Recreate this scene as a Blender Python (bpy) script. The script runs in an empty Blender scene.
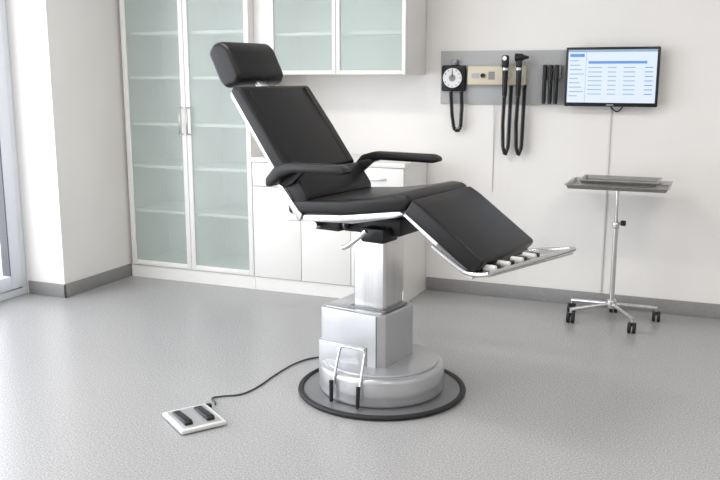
import bpy, bmesh, math
from mathutils import Vector, Matrix
scene=bpy.context.scene
scene.view_settings.view_transform='Standard'
COL=bpy.context.collection
# ---------------------------------------------------------------- materials
def mat(name,col,rough=0.5,metal=0.0,noise=None,bump=0.0,bscale=200,coat=0.0,spec=0.5,emit=None,es=0.0,stretch=None,bdist=.002):
    m=bpy.data.materials.new(name); m.use_nodes=True
    nt=m.node_tree; b=nt.nodes["Principled BSDF"]
    b.inputs["Base Color"].default_value=(*col,1); b.inputs["Roughness"].default_value=rough
    b.inputs["Metallic"].default_value=metal
    b.inputs["Specular IOR Level"].default_value=spec
    b.inputs["Coat Weight"].default_value=coat
    if emit: 
        b.inputs["Emission Color"].default_value=(*emit,1); b.inputs["Emission Strength"].default_value=es
    tc=nt.nodes.new("ShaderNodeTexCoord"); mp=nt.nodes.new("ShaderNodeMapping")
    nt.links.new(tc.outputs["Object"],mp.inputs[0])
    if stretch: mp.inputs["Scale"].default_value=stretch
    if noise:
        sc,amt=noise
        n=nt.nodes.new("ShaderNodeTexNoise"); n.inputs["Scale"].default_value=sc; n.inputs["Detail"].default_value=4
        nt.links.new(mp.outputs[0],n.inputs["Vector"])
        r=nt.nodes.new("ShaderNodeValToRGB")
        r.color_ramp.elements[0].position=0.3; r.color_ramp.elements[1].position=0.7
        r.color_ramp.elements[0].color=(*[max(0,c*(1-amt)) for c in col],1)
        r.color_ramp.elements[1].color=(*[min(1,c*(1+amt)) for c in col],1)
        nt.links.new(n.outputs["Fac"],r.inputs[0]); nt.links.new(r.outputs[0],b.inputs["Base Color"])
    if bump:
        n2=nt.nodes.new("ShaderNodeTexNoise"); n2.inputs["Scale"].default_value=bscale; n2.inputs["Detail"].default_value=3
        nt.links.new(mp.outputs[0],n2.inputs["Vector"])
        bp=nt.nodes.new("ShaderNodeBump"); bp.inputs["Strength"].default_value=bump; bp.inputs["Distance"].default_value=bdist
        nt.links.new(n2.outputs["Fac"],bp.inputs["Height"]); nt.links.new(bp.outputs[0],b.inputs["Normal"])
    return m
M={}
M['wall']=mat("wall_paint",(0.82,0.80,0.775),0.8,noise=(3,0.015))
M['ceil']=mat("ceiling_paint",(0.85,0.85,0.84),0.9)
M['floor']=mat("vinyl_floor",(0.345,0.342,0.342),0.27,noise=(150,0.34),spec=0.5)
M['base']=mat("skirting_vinyl",(0.25,0.247,0.245),0.5,noise=(90,0.1))
M['cab']=mat("white_laminate",(0.82,0.81,0.785),0.35,noise=(2,0.01))
M['cabin']=mat("cabinet_interior",(0.86,0.87,0.85),0.5)
M['leather']=mat("black_leather",(0.008,0.007,0.0075),0.36,bump=0.25,bscale=260,spec=0.30)
M['plastic']=mat("black_plastic",(0.012,0.012,0.013),0.4,spec=.35)
M['rubber']=mat("black_rubber",(0.018,0.018,0.019),0.55,spec=.35)
M['cablem']=mat("grey_cable_sheath",(0.05,0.05,0.052),0.5)
M['steel']=mat("brushed_steel",(0.66,0.655,0.65),0.28,1.0,noise=(40,0.10),stretch=(1,1,0.06))
M['trayst']=mat("tray_steel",(0.40,0.395,0.385),0.30,1.0,noise=(30,0.08))
M['chrome']=mat("chrome",(0.66,0.66,0.66),0.15,1.0)
M['silver']=mat("silver_paint",(0.52,0.525,0.54),0.28,0.55,noise=(4,0.02))
M['silverd']=mat("silver_paint_dark",(0.22,0.22,0.23),0.4,0.5)
M['frame']=mat("window_frame_white",(0.74,0.77,0.82),0.4)
M['gasket']=mat("window_gasket",(0.10,0.10,0.11),0.6)
M['panel']=mat("grey_panel",(0.41,0.415,0.42),0.45)
M['beige']=mat("beige_plastic",(0.62,0.56,0.43),0.4)
M['white']=mat("white_plastic",(0.66,0.66,0.65),0.4)
M['dial']=mat("dial_face",(0.75,0.75,0.75),0.4)
M['scr']=mat("screen_white",(0.3,0.33,0.4),0.3,emit=(0.66,0.76,0.90),es=0.72)
M['scrb']=mat("screen_blue",(0.05,0.12,0.3),0.3,emit=(0.10,0.26,0.58),es=0.8)
M['scrg']=mat("screen_grey",(0.1,0.15,0.2),0.3,emit=(0.30,0.42,0.60),es=0.7)
M['lamp']=mat("lamp_diffuser",(0.9,0.9,0.9),0.5,emit=(1,0.98,0.94),es=2)
M['ground']=mat("outdoor_paving",(0.8,0.8,0.8),0.9,noise=(2,0.1))
def glassmat(name,tint,diff,fac):
    m=bpy.data.materials.new(name); m.use_nodes=True; nt=m.node_tree; nt.nodes.clear()
    o=nt.nodes.new("ShaderNodeOutputMaterial"); t=nt.nodes.new("ShaderNodeBsdfTransparent"); t.inputs[0].default_value=(*tint,1)
    d=nt.nodes.new("ShaderNodeBsdfPrincipled"); d.inputs["Base Color"].default_value=(*diff,1); d.inputs["Roughness"].default_value=0.15
    x=nt.nodes.new("ShaderNodeMixShader"); x.inputs[0].default_value=fac
    nt.links.new(t.outputs[0],x.inputs[1]); nt.links.new(d.outputs[0],x.inputs[2]); nt.links.new(x.outputs[0],o.inputs[0])
    return m
M['frost']=glassmat("frosted_glass",(0.94,0.98,0.962),(0.72,0.78,0.755),0.30)
M['glass']=glassmat("window_glass",(0.97,0.98,1.0),(0.8,0.85,0.9),0.06)
# ---------------------------------------------------------------- helpers
def empty(name,loc=(0,0,0),rz=0):
    e=bpy.data.objects.new(name,None); e.location=loc; e.rotation_euler=(0,0,rz); e.empty_display_size=0.1; COL.objects.link(e); return e
def finish(bm,name,m,parent=None,smooth=True,angle=35):
    bmesh.ops.recalc_face_normals(bm,faces=bm.faces)
    me=bpy.data.meshes.new(name); bm.to_mesh(me); bm.free()
    ob=bpy.data.objects.new(name,me); COL.objects.link(ob)
    me.materials.append(M[m] if isinstance(m,str) else m)
    if smooth:
        for p in me.polygons: p.use_smooth=True
        me.set_sharp_from_angle(angle=math.radians(angle))
    if parent: ob.parent=parent
    return ob
def box(name,x0,x1,y0,y1,z0,z1,m,parent=None,bev=0.0,seg=2):
    bm=bmesh.new(); bmesh.ops.create_cube(bm,size=1)
    for v in bm.verts:
        v.co=Vector((x0+(x1-x0)*(v.co.x+.5),y0+(y1-y0)*(v.co.y+.5),z0+(z1-z0)*(v.co.z+.5)))
    if bev: bmesh.ops.bevel(bm,geom=bm.edges[:],offset=bev,segments=seg,affect='EDGES',profile=0.5)
    return finish(bm,name,m,parent)
def prism(name,prof,l0,l1,m,parent=None,bev=0.0,seg=3,axis='Y'):
    bm=bmesh.new()
    def P(a,b,l): return (a,l,b) if axis=='Y' else ((a,b,l) if axis=='Z' else (l,a,b))
    A=[bm.verts.new(P(a,b,l0)) for a,b in prof]; B=[bm.verts.new(P(a,b,l1)) for a,b in prof]
    n=len(prof); bm.faces.new(A); bm.faces.new(B[::-1])
    for i in range(n): bm.faces.new((A[i],A[(i+1)%n],B[(i+1)%n],B[i]))
    bmesh.ops.recalc_face_normals(bm,faces=bm.faces)
    if bev: bmesh.ops.bevel(bm,geom=bm.edges[:],offset=bev,segments=seg,affect='EDGES',profile=0.5,clamp_overlap=True)
    return finish(bm,name,m,parent,angle=50)
def cyl(name,loc,r,h,m,parent=None,r2=None,axis='Z',bev=0.0,seg=48):
    bm=bmesh.new(); bmesh.ops.create_cone(bm,cap_ends=True,segments=seg,radius1=r,radius2=r if r2 is None else r2,depth=h)
    if bev:
        es=[e for e in bm.edges if abs(e.verts[0].co.z-e.verts[1].co.z)<1e-6]
        bmesh.ops.bevel(bm,geom=es,offset=bev,segments=3,affect='EDGES',profile=0.5)
    if axis=='X': bmesh.ops.rotate(bm,verts=bm.verts,matrix=Matrix.Rotation(math.pi/2,3,'Y'))
    if axis=='Y': bmesh.ops.rotate(bm,verts=bm.verts,matrix=Matrix.Rotation(math.pi/2,3,'X'))
    bmesh.ops.translate(bm,verts=bm.verts,vec=loc)
    return finish(bm,name,m,parent)
def tube(name,pts,r,m,parent=None,smooth=True,res=8):
    cu=bpy.data.curves.new(name,'CURVE'); cu.dimensions='3D'; cu.bevel_depth=r; cu.bevel_resolution=3; cu.use_fill_caps=True
    if smooth and len(pts)>2:
        sp=cu.splines.new('NURBS'); sp.points.add(len(pts)-1)
        for i,p in enumerate(pts): sp.points[i].co=(*p,1)
        sp.use_endpoint_u=True; sp.order_u=3; sp.resolution_u=res
    else:
        sp=cu.splines.new('POLY'); sp.points.add(len(pts)-1)
        for i,p in enumerate(pts): sp.points[i].co=(*p,1)
    tmp=bpy.data.objects.new("tmp",cu); COL.objects.link(tmp)
    bpy.context.view_layer.update()
    me=bpy.data.meshes.new_from_object(tmp.evaluated_get(bpy.context.evaluated_depsgraph_get())); bpy.data.objects.remove(tmp)
    me.name=name; me.materials.clear(); me.materials.append(M[m])
    for p in me.polygons: p.use_smooth=True
    ob=bpy.data.objects.new(name,me); COL.objects.link(ob)
    if parent: ob.parent=parent
    return ob
def torus(name,loc,R,r,m,parent=None,sz=1.0):
    bm=bmesh.new(); N=96;K=12; g=[]
    for i in range(N):
        a=2*math.pi*i/N; row=[]
        for k in range(K):
            b=2*math.pi*k/K; rr=R+r*math.cos(b); z=r*math.sin(b)*sz
            row.append(bm.verts.new(Vector((rr*math.cos(a),rr*math.sin(a),z))+Vector(loc)))
        g.append(row)
    for i in range(N):
        for k in range(K): bm.faces.new((g[i][k],g[(i+1)%N][k],g[(i+1)%N][(k+1)%K],g[i][(k+1)%K]))
    return finish(bm,name,m,parent,angle=180)
# ---------------------------------------------------------------- room
WY=5.42; XL=-3.9; XW=-4.22; XR=3.0; YF=-2.0; ZC=2.8
box("floor",-4.5,XR+.1,YF-.1,WY+.1,-0.1,0,'floor')
box("ceiling",-4.5,XR+.1,YF-.1,WY+.1,ZC,ZC+.1,'ceil')
box("wall_back",-4.5,XR+.1,WY,WY+.1,0,ZC,'wall')
box("wall_right",XR,XR+.1,YF,WY,0,ZC,'wall')
box("wall_front",-4.5,XR+.1,YF-.1,YF,0,ZC,'wall')
box("wall_left",-4.5,XL,4.29,WY,0,ZC,'wall')
box("baseboard_back",-1.76,XR,WY-.012,WY,0,.09,'base',bev=.003)
box("baseboard_left",XL,XL+.012,4.278,4.98,0,.09,'base',bev=.003)
box("baseboard_pillar",XW+.02,XL+.012,4.278,4.29,0,.09,'base',bev=.003)
box("baseboard_right",XR-.012,XR,YF,WY-.012,0,.09,'base')
def window(name,y0,y1):
    e=empty(name)
    x0,x1=XW-.09,XW
    box("frame_sill",x0,x1,y0,y1,0.0,.05,'frame',e,.004)
    box("frame_head",x0,x1,y0,y1,ZC-.08,ZC,'frame',e,.004)
    box("frame_jamb_a",x0,x1,y1-.055,y1,.05,ZC-.08,'frame',e,.004)
    box("frame_jamb_b",x0,x1,y0,y0+.055,.05,ZC-.08,'frame',e,.004)
    s0,s1=XW-.07,XW+.018
    box("gasket_a",x0+.02,XW+.004,y1-.063,y1-.053,.05,ZC-.08,'gasket',e)
    box("gasket_b",x0+.02,XW+.004,y0+.053,y0+.063,.05,ZC-.08,'gasket',e)
    box("sash_stile_a",s0,s1,y1-.15,y1-.06,.06,ZC-.09,'frame',e,.006)
    box("sash_stile_b",s0,s1,y0+.06,y0+.15,.06,ZC-.09,'frame',e,.006)
    box("sash_rail_low",s0,s1,y0+.15,y1-.15,.06,.15,'frame',e,.006)
    box("sash_rail_top",s0,s1,y0+.15,y1-.15,ZC-.18,ZC-.09,'frame',e,.006)
    box("glazing_bead",s0+.02,s1-.004,y1-.158,y1-.15,.15,ZC-.18,'gasket',e)
    box("glass",XW-.04,XW-.03,y0+.15,y1-.15,.15,ZC-.18,'glass',e)
window("window_1",2.29,4.288); window("window_2",.29,2.288); window("window_3",-1.999,.288)
box("outdoor_ground",-30,-4.52,-20,30,-.2,-.1,'ground')
# ---------------------------------------------------------------- tall glass cabinet
FY=4.96
tc=empty("tall_glass_cabinet")
x0,x1=-3.88,-2.85; zt=2.3
box("side_left",x0,x0+.03,FY+.02,WY-.005,0.09,zt,'cab',tc)
box("side_right",x1-.02,x1,FY+.02,WY-.005,0.09,zt,'cab',tc)
box("back_panel",x0+.03,x1-.02,WY-.02,WY-.005,0.09,zt,'cabin',tc)
box("bottom_board",x0+.03,x1-.02,FY+.02,WY-.02,.09,.12,'cab',tc)
box("top_board",x0,x1,FY,WY-.005,zt,zt+.03,'cab',tc)
box("divider",-3.365,-3.345,FY+.03,WY-.02,.12,zt,'cabin',tc)
box("plinth",x0,x1,FY+.012,WY-.005,0,.09,'cab',tc)
for i,z in enumerate((.48,.80,1.10,1.42,1.72,2.03)):
    box("shelf_%d"%i,x0+.03,x1-.02,FY+.04,WY-.02,z,z+.020,'cab',tc)
def door(p,a,b,z0,z1,y,fw=.035,t=.02,nm="door"):
    box(nm+"_stile_l",a,a+fw,y,y+t,z0,z1,'cab',p,.003)
    box(nm+"_stile_r",b-fw,b,y,y+t,z0,z1,'cab',p,.003)
    box(nm+"_rail_t",a+fw,b-fw,y,y+t,z1-fw,z1,'cab',p,.003)
    box(nm+"_rail_b",a+fw,b-fw,y,y+t,z0,z0+fw,'cab',p,.003)
    box(nm+"_glass",a+fw,b-fw,y+.006,y+.012,z0+fw,z1-fw,'frost',p)
door(tc,x0+.02,-3.357,.095,zt-.005,FY,nm="door_left")
door(tc,-3.353,x1-.002,.095,zt-.005,FY,nm="door_right")
for s,hx in enumerate((-3.385,-3.325)):
    tube("handle_%d"%s,[(hx,FY,1.05),(hx,FY-.035,1.05),(hx,FY-.035,1.23),(hx,FY,1.23)],.006,'steel',tc,smooth=False)
# ---------------------------------------------------------------- base cabinet
bc=empty("base_cabinet")
bx0,bx1=-2.848,-1.77
box("carcass",bx0,bx1,FY+.02,WY-.005,.09,.88,'cab',bc)
box("plinth",bx0,bx1,FY+.012,WY-.005,0,.09,'cab',bc)
box("worktop",bx0,bx1+.01,FY-.01,WY-.005,.88,.91,'cab',bc,.004)
w=(bx1-bx0)/3
for i in range(3):
    a=bx0+i*w+.002; b=bx0+(i+1)*w-.002
    box("door_%d"%i,a,b,FY,FY+.018,.095,.715,'cab',bc,.002)
    box("drawer_%d"%i,a,b,FY,FY+.018,.72,.877,'cab',bc,.002)
    box("drawer_pull_%d"%i,(a+b)/2-.06,(a+b)/2+.06,FY-.018,FY,.80,.81,'steel',bc,.002)
# ---------------------------------------------------------------- upper cabinet
uc=empty("wall_glass_cabinet")
UY=5.03; ux0,ux1=-2.73,-1.79
box("filler",-2.848,ux0,UY,WY-.005,1.45,2.2,'cab',uc)
box("side_left",ux0,ux0+.018,UY+.02,WY-.005,1.45,2.2,'cab',uc)
box("side_right",ux1-.018,ux1,UY+.02,WY-.005,1.45,2.2,'cab',uc)
box("bottom_board",ux0+.018,ux1-.018,UY+.02,WY-.005,1.45,1.47,'cab',uc)
box("top_board",ux0+.018,ux1-.018,UY+.02,WY-.005,2.18,2.2,'cab',uc)
box("back_panel",ux0+.018,ux1-.018,WY-.02,WY-.005,1.47,2.18,'cabin',uc)
box("shelf_0",ux0+.018,ux1-.018,UY+.05,WY-.02,1.70,1.718,'cab',uc)
box("shelf_1",ux0+.018,ux1-.018,UY+.05,WY-.02,1.94,1.958,'cab',uc)
um=(ux0+ux1)/2
door(uc,ux0+.001,um-.002,1.452,2.198,UY,fw=.025,nm="door_left")
door(uc,um+.002,ux1-.001,1.452,2.198,UY,fw=.025,nm="door_right")
# ---------------------------------------------------------------- examination chair
CH=empty("examination_chair",(-1.363,3.54,0),math.radians(-10))
c=CH
cyl("base_plate",(0,0,.008),.375,.012,'silverd',c,bev=.003,seg=96)
torus("base_rubber_ring",(0,0,.012),.378,.014,'rubber',c,sz=.8)
cyl("base_drum",(0,0,.08),.29,.135,'silver',c,bev=.022,seg=96)
cyl("drum_step",(0,0,.152),.262,.012,'silver',c,bev=.005,seg=96)
# lift housing
prism("lift_housing",[(-.235,-.15),(.06,-.15),(.095,-.125),(.095,.125),(.06,.15),(-.235,.15),(-.25,.135),(-.25,-.135)],.02,.40,'silver',c,bev=.006,axis='Z')
prism("housing_skirt",[(-.242,-.162),(.0,-.162),(.012,-.155),(.012,.155),(.0,.162),(-.242,.162),(-.258,.146),(-.258,-.146)],.02,.245,'silver',c,bev=.006,axis='Z')
box("housing_seam",.058,.062,-.152,.152,.16,.395,'silverd',c)
box("housing_top_cover",-.225,.07,-.13,.13,.398,.404,'silver',c,.002)
prism("column",[(-.095,-.085),(.055,-.085),(.065,-.075),(.065,.075),(.055,.085),(-.095,.085),(-.105,.075),(-.105,-.075)],.38,.78,'steel',c,bev=.002,axis='Z')
box("column_collar",-.12,.08,-.10,.10,.402,.412,'silverd',c,.004)
# mechanism under seat
box("carriage",-.14,.16,-.12,.12,.76,.84,'plastic',c,.01)
box("carriage_motor",.0,.12,-.19,-.06,.735,.80,'plastic',c,.012)
box("tilt_actuator",-.25,-.10,-.20,-.12,.77,.83,'plastic',c,.012)
cyl("actuator_rod",(-.16,-.16,.80),.02,.14,'steel',c,axis='X')
cyl("actuator_pivot",(-.20,-.225,.80),.016,.06,'chrome',c,axis='Y',seg=24)
tube("lever_bar",[(-.05,-.25,.715),(-.02,-.25,.72),(.07,-.25,.80)],.011,'chrome',c)
tube("lever_bar_far",[(-.04,.25,.715),(.0,.25,.73),(.09,.25,.80)],.010,'chrome',c)
for nm,l in (("near",-.264),("far",.254)):
    prism("seat_rail_"+nm,[(-.335,.808),(-.335,.838),(-.05,.858),(.24,.900),(.26,.888),(.20,.868),(.0,.838),(-.10,.825)],l,l+.010,'steel',c,bev=.003)
prism("seat_pan",[(-.32,.81),(-.32,.845),(.24,.895),(.22,.87),(0,.825)],-.25,.25,'silverd',c)
prism("seat_cushion",[(-.33,.842),(-.335,.905),(-.05,.925),(.12,.95),(.22,.972),(.275,.968),(.30,.945),(.255,.90),(0,.862)],-.27,.27,'leather',c,bev=.016,seg=4)
prism("leg_cushion",[(.262,.895),(.30,.955),(.35,.928),(.62,.735),(.615,.715),(.575,.675)],-.27,.27,'leather',c,bev=.016,seg=4)
prism("leg_pan",[(.25,.885),(.262,.895),(.575,.672),(.565,.655)],-.255,.255,'steel',c)
# footrest
prism("footrest_plate",[(.575,-.275),(.65,-.275),(.78,.33),(.64,.33)],.677,.689,'steel',c,bev=.003,axis='Z')
tube("footrest_rim",[(.65,-.28,.692),(.78,.335,.700)],.010,'chrome',c,smooth=False)
tube("footrest_rail_near",[(.40,-.277,.775),(.50,-.277,.71),(.575,-.277,.672),(.65,-.28,.692)],.010,'chrome',c)
tube("footrest_rail_far",[(.50,.277,.70),(.575,.277,.675),(.64,.33,.682),(.78,.335,.700)],.010,'chrome',c)
for i in range(4):
    l=-.22+i*.10
    cyl("footrest_roller_%d"%i,(.627+.016*i,l,.702),.013,.055,'white',c,axis='X',bev=.004,seg=20)
    box("footrest_bracket_%d"%i,.61+.016*i,.65+.016*i,l+.035,l+.06,.688,.708,'plastic',c,.003)
# backrest
ux,uz=-.587,.810; nx,nz=.810,.587
def BP(t,n): return (-.300+ux*t+nx*n,.882+uz*t+nz*n)
prism("backrest_shell",[BP(-.06,-.016),BP(.59,-.016),BP(.605,-.005),BP(.605,.005),BP(-.06,.005)],-.255,.255,'steel',c,bev=.004)
prism("backrest_cushion",[BP(.13,.004),BP(.605,.004),BP(.615,.03),BP(.59,.062),BP(.35,.07),BP(.13,.072)],-.27,.27,'leather',c,bev=.016,seg=4)
prism("lumbar_cushion",[BP(-.04,.004),BP(.13,.004),BP(.13,.078),BP(.10,.095),BP(.0,.095),BP(-.03,.08)],-.268,.268,'leather',c,bev=.016,seg=4)
for l in (-.215,.215):
    tube("backrest_piping_%s"%("a" if l<0 else "b"),[(BP(.15,.0715)[0],l,BP(.15,.0715)[1]),(BP(.35,.070)[0],l,BP(.35,.070)[1]),(BP(.58,.064)[0],l,BP(.58,.064)[1])],.003,'leather',c)
for nm,l in (("near",-.274),("far",.266)):
    prism("hinge_plate_"+nm,[BP(-.07,-.02),BP(.14,-.016),BP(.14,.002),BP(-.03,.012),(-.25,.848),(-.26,.82)],l,l+.008,'steel',c,bev=.003)
# headrest
prism("headrest_post",[BP(.55,.01),BP(.55,.03),(-.725,1.455),(-.745,1.445)],-.035,.035,'steel',c,bev=.003)
prism("headrest_cushion",[(-.765,1.385),(-.69,1.405),(-.670,1.45),(-.735,1.575),(-.775,1.605),(-.835,1.595),(-.87,1.55),(-.80,1.415)],-.175,.175,'leather',c,bev=.028,seg=5)
# armrests
for nm,l,a0,a1 in (("near",-.325,.012,-.045),("far",.335,.04,.04)):
    w=.032
    prof=[(-.40+a0,1.005),(-.35+a0,1.060),(-.28+a0,1.080),(.04+a1,1.080),(.07+a1,1.068),(.075+a1,1.050),(.05+a1,1.040),(-.25+a0,1.040),(-.31+a0,1.020),(-.37+a0,.970),(-.40+a0,.970)]
    prism("armrest_pad_"+nm,prof,l-w,l+w,'leather',c,bev=.010,seg=3)
    s=-1 if l<0 else 1
    prism("armrest_bracket_"+nm,[(-.41,.99),(-.37,1.015),(-.25,1.045),(-.23,1.03),(-.29,.98),(-.33,.96)],l-s*.055,l-s*.03,'plastic',c,bev=.005)
# foot lever on base
fx=.065
tube("foot_lever_frame",[(-.145+fx,-.30,.02),(-.145+fx,-.30,.06),(-.135+fx,-.26,.22),(-.13+fx,-.25,.26),(-.12+fx,-.25,.27),(-.01+fx,-.25,.27),(.0+fx,-.25,.26),(.0+fx,-.26,.22),(.0+fx,-.31,.06),(.0+fx,-.31,.02)],.0065,'chrome',c,res=4)
tube("foot_lever_grip_a",[(-.145+fx,-.302,.022),(-.145+fx,-.302,.12)],.009,'rubber',c,smooth=False)
tube("foot_lever_grip_b",[(.0+fx,-.312,.022),(.0+fx,-.306,.12)],.009,'rubber',c,smooth=False)
cb=tube("control_cable",[(-1.968,3.052,.010),(-1.99,3.09,.006),(-2.04,3.12,.005),(-1.99,3.17,.005),(-1.93,3.20,.005),(-1.903,3.312,.005),(-1.912,3.53,.005),(-1.895,3.732,.005),(-1.817,3.85,.005),(-1.72,3.83,.012),(-1.67,3.77,.030),(-1.60,3.70,.030)],.004,'cablem',c)
bpy.context.view_layer.update()
cb.matrix_parent_inverse=c.matrix_world.inverted()
# ---------------------------------------------------------------- foot pedal
fp=empty("foot_control_pedal",(-1.962,2.875,0),math.radians(-35))
box("plate",-.118,.118,-.10,.10,0.004,.022,'white',fp,.006)
box("plate_inset",-.10,.10,-.085,.085,.022,.024,'silver',fp,.001)
for i,yy in enumerate((-.052,.045)):
    box("foot_%d"%i,-.09,.09,yy-.03,yy+.03,0,.006,'rubber',fp)
    prism("pedal_%d"%i,[(-.075,.022),(-.075,.034),(.065,.042),(.08,.036),(.08,.022)],yy-.017,yy+.017,'plastic',fp,bev=.003,axis='Y')
box("cable_gland",-.112,-.09,.095,.12,.006,.022,'plastic',fp,.003)
# ---------------------------------------------------------------- instrument stand
st=empty("instrument_stand",(-.50,5.10,0))
for i,(a,r) in enumerate(((-54,.235),(24,.275),(92,.22),(156,.27),(207,.245))):
    a=math.radians(a); x,y=r*math.cos(a),r*math.sin(a)
    tube("leg_%d"%i,[(0,0,.11),(x*.6,y*.6,.095),(x,y,.08)],.011,'steel',st)
    cyl("caster_stem_%d"%i,(x,y,.07),.008,.04,'chrome',st,seg=16)
    cyl("caster_fork_%d"%i,(x,y,.052),.018,.02,'plastic',st,seg=16,bev=.004)
    cyl("caster_wheel_%d_a"%i,(x+.014,y,.031),.031,.018,'rubber',st,axis='X',seg=28,bev=.003)
    cyl("caster_wheel_%d_b"%i,(x-.014,y,.031),.031,.018,'rubber',st,axis='X',seg=28,bev=.003)
cyl("hub",(0,0,.11),.028,.05,'steel',st,bev=.005)
cyl("post_outer",(0,0,.35),.015,.46,'steel',st,seg=24)
cyl("post_collar",(0,0,.585),.02,.035,'chrome',st,seg=24,bev=.003)
cyl("post_inner",(0,0,.70),.010,.23,'chrome',st,seg=20)
cyl("height_knob",(.04,0,.60),.016,.03,'plastic',st,axis='X',seg=20,bev=.004)
cyl("knob_screw",(.02,0,.60),.005,.03,'chrome',st,axis='X',seg=12)
box("tray_bracket",-.10,.10,-.03,.03,.797,.810,'steel',st,.003)
def tray(nm,x0,x1,y0,y1,z,h,m):
    bm=bmesh.new()
    def ring(i,zz): return [bm.verts.new(p) for p in ((x0+i,y0+i,zz),(x1-i,y0+i,zz),(x1-i,y1-i,zz),(x0+i,y1-i,zz))]
    R=[ring(.02,z),ring(.008,z+h),ring(0,z+h),ring(0,z+h+.004),ring(.012,z+h+.004),ring(.024,z+.004)]
    bm.faces.new(R[0][::-1]); bm.faces.new(R[-1])
    for a,b in zip(R,R[1:]):
        for k in range(4): bm.faces.new((a[k],a[(k+1)%4],b[(k+1)%4],b[k]))
    return finish(bm,nm,m,st,angle=30)
tray("tray_large",-.28,.29,-.19,.19,.810,.022,'trayst')
tray("tray_small",-.21,.23,-.14,.14,.836,.020,'trayst')
# ---------------------------------------------------------------- wall monitor
mo=empty("wall_monitor")
box("housing",-.87,-.33,WY-.085,WY-.055,1.262,1.612,'plastic',mo,.006)
box("rear_housing",-.75,-.45,WY-.06,WY-.035,1.33,1.54,'plastic',mo,.008)
box("wall_bracket",-.66,-.54,WY-.037,WY,1.38,1.50,'silverd',mo)
sy=WY-.0865
box("screen",-.855,-.345,sy,sy+.003,1.285,1.597,'scr',mo)
box("ui_header",-.855,-.345,sy-.001,sy+.001,1.583,1.597,'scrg',mo)
box("ui_banner",-.735,-.40,sy-.001,sy+.001,1.515,1.53,'scrb',mo)
box("ui_tab",-.845,-.76,sy-.001,sy+.001,1.555,1.573,'scrb',mo)
box("ui_divider",-.75,-.748,sy-.001,sy+.001,1.285,1.583,'scrg',mo)
for i in range(9):
    z=1.53-i*.026
    box("ui_menu_%d"%i,-.845,-.845+.05+.012*((i*5)%4),sy-.001,sy+.001,z,z+.005,'scrg',mo)
for i in range(7):
    z=1.49-i*.026
    for k,(xa,wd) in enumerate(((-.735,.08),(-.62,.06),(-.53,.09),(-.41,.045))):
        box("ui_row_%d_%d"%(i,k),xa,xa+wd-.012*((i*3+k)%3),sy-.001,sy+.001,z,z+.005,'scrg' if k<3 else 'scrb',mo)
box("brand_plate",-.62,-.58,WY-.0865,WY-.085,1.270,1.275,'silver',mo)
wc=empty("wall_conduit")
box("channel",-.606,-.594,WY-.008,WY,.095,1.25,'white',wc,.002)
tube("plug_cord",[(-.60,WY-.03,1.262),(-.575,WY-.02,1.225),(-.54,WY-.02,1.24),(-.53,WY-.03,1.265)],.004,'plastic',wc)
# ---------------------------------------------------------------- diagnostic rail
dr=empty("diagnostic_wall_panel")
box("panel",-1.68,-.88,WY-.018,WY,1.265,1.60,'panel',dr,.003)
def coil(nm,pts,R,turns,r,m,par):
    P=[];N=turns*10
    P0=[Vector(p) for p in pts]; L=[0]
    for a,b in zip(P0,P0[1:]): L.append(L[-1]+(b-a).length)
    for i in range(N+1):
        s=L[-1]*i/N; k=0
        while k<len(L)-2 and s>L[k+1]: k+=1
        t=(s-L[k])/(L[k+1]-L[k]); q=P0[k].lerp(P0[k+1],t); d=(P0[k+1]-P0[k]).normalized()
        n1=Vector((0,1,0)); n2=d.cross(n1); a=2*math.pi*i/10
        P.append(q+n1*math.cos(a)*R+n2*math.sin(a)*R)
    return tube(nm,P,r,m,par,res=3)
yp=WY-.018
sg=empty("blood_pressure_gauge")
box("gauge_body",-1.665,-1.505,yp-.04,yp,1.345,1.51,'plastic',sg,.012)
cyl("gauge_bezel",(-1.585,yp-.045,1.43),.073,.016,'plastic',sg,axis='Y',bev=.004)
cyl("gauge_face",(-1.585,yp-.0545,1.43),.062,.004,'dial',sg,axis='Y')
cyl("gauge_inner",(-1.585,yp-.057,1.43),.022,.002,'silverd',sg,axis='Y')
box("gauge_needle",-1.588,-1.583,yp-.06,yp-.057,1.43,1.475,'plastic',sg)
for k in range(11):
    a=math.radians(-60+k*30)
    cyl("gauge_tick_%d"%k,(-1.585+.052*math.sin(a),yp-.057,1.43+.052*math.cos(a)),.0035,.002,'plastic',sg,axis='Y',seg=10)
box("gauge_clip",-1.60,-1.56,yp-.04,yp,1.51,1.545,'silverd',sg,.005)
coil("gauge_hose",[(-1.60,yp-.03,1.345),(-1.59,yp-.03,1.20),(-1.575,yp-.03,1.11),(-1.55,yp-.03,1.09),(-1.53,yp-.03,1.12),(-1.525,yp-.03,1.25),(-1.53,yp-.03,1.345)],.010,46,.004,'rubber',sg)
ot=empty("otoscope_set")
box("transformer",-1.49,-1.115,yp-.05,yp,1.385,1.505,'beige',ot,.012)
box("transformer_label",-1.46,-1.41,yp-.052,yp-.05,1.43,1.46,'panel',ot)
cyl("transformer_knob",(-1.385,yp-.058,1.445),.014,.016,'plastic',ot,axis='Y',seg=24)
box("transformer_display",-1.35,-1.31,yp-.052,yp-.05,1.42,1.47,'silverd',ot)
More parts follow.
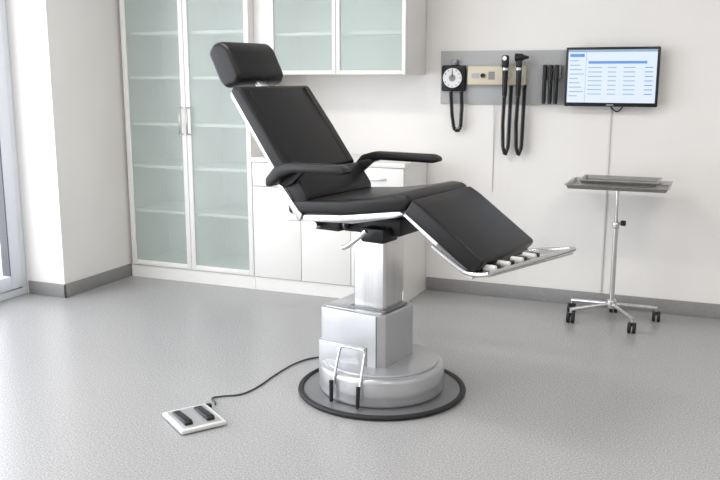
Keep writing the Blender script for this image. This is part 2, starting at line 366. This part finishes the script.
for i,x in enumerate((-1.235,-1.150)):
    box("cradle_%d"%i,x-.025,x+.025,yp-.075,yp-.05,1.43,1.475,'white',ot,.006)
    cyl("handle_%d"%i,(x,yp-.09,1.40),.015,.16,'plastic',ot,seg=24,bev=.004,r2=.018)
    cyl("collar_%d"%i,(x,yp-.09,1.485),.019,.015,'chrome',ot,seg=24)
    if i==0:
        box("head_0",x-.022,x+.022,yp-.115,yp-.07,1.49,1.57,'plastic',ot,.014,3)
        cyl("head_lens_0",(x,yp-.115,1.55),.014,.01,'chrome',ot,axis='Y',seg=24)
    else:
        box("head_1",x-.018,x+.018,yp-.11,yp-.07,1.49,1.54,'plastic',ot,.012,3)
        cyl("head_barrel_1",(x,yp-.09,1.555),.026,.05,'plastic',ot,axis='X',r2=.022,seg=28,bev=.004)
        cyl("head_tip_1",(x+.04,yp-.09,1.555),.018,.04,'plastic',ot,axis='X',r2=.006,seg=24)
    coil("cord_%d"%i,[(x,yp-.09,1.32),(x-.015,yp-.05,1.15),(x-.012,yp-.04,1.0),(x+.004,yp-.04,.95),(x+.022,yp-.04,1.0),(x+.026,yp-.04,1.2),(x+.03,yp-.04,1.385)],.010,70,.004,'rubber',ot)
tube("power_cord",[(-1.32,yp-.005,1.265),(-1.32,yp-.0,1.20),(-1.322,WY-.004,1.0),(-1.32,WY-.004,.70)],.003,'white',ot)
sd=empty("specula_dispenser")
box("bracket",-1.02,-.90,yp-.04,yp,1.42,1.51,'silverd',sd,.006)
for i in range(3):
    x=-.997+i*.036
    cyl("tube_%d"%i,(x,yp-.055,1.40),.013,.22,'plastic',sd,seg=20,bev=.003)
    cyl("tip_%d"%i,(x,yp-.055,1.283),.011,.02,'rubber',sd,seg=20,r2=.012)
# ---------------------------------------------------------------- ceiling lamps
for i,(x,y) in enumerate(((-2.2,3.0),(.6,3.0),(-2.2,.5),(.6,.5))):
    e=empty("ceiling_lamp",(x,y,0))
    box("tray",-.62,.62,-.17,.17,ZC-.03,ZC,'white',e,.004)
    box("diffuser",-.60,.60,-.15,.15,ZC-.034,ZC-.029,'lamp',e)
    L=bpy.data.lights.new("lamp_light",'AREA'); L.shape='RECTANGLE'; L.size=1.2; L.size_y=.3; L.energy=26 if y>2 else 18; L.color=(1,.965,.92)
    lo=bpy.data.objects.new("lamp_light",L); lo.location=(0,0,ZC-.04); COL.objects.link(lo); lo.parent=e
for i,(y,ln) in enumerate(((3.29,1.9),(1.29,1.9),(-.85,2.2))):
    L=bpy.data.lights.new("daylight",'AREA'); L.shape='RECTANGLE'; L.size=2.5; L.size_y=ln; L.energy=(60,82,82)[i]; L.color=(.985,.992,1)
    lo=bpy.data.objects.new("daylight",L); lo.location=(XW-.35,y,1.4); lo.rotation_euler=(0,math.radians(-90),0); COL.objects.link(lo)
w=bpy.data.worlds.new("sky"); scene.world=w; w.use_nodes=True
bg=w.node_tree.nodes["Background"]; bg.inputs[0].default_value=(.95,.97,1,1); bg.inputs[1].default_value=1.6
# ---------------------------------------------------------------- camera
cam=bpy.data.cameras.new("camera"); cam.lens=42.5; cam.sensor_width=36; cam.clip_start=.05
co=bpy.data.objects.new("camera",cam); co.location=(0,0,1.45); co.rotation_euler=(math.radians(79),0,math.radians(22.6)); COL.objects.link(co); scene.camera=co
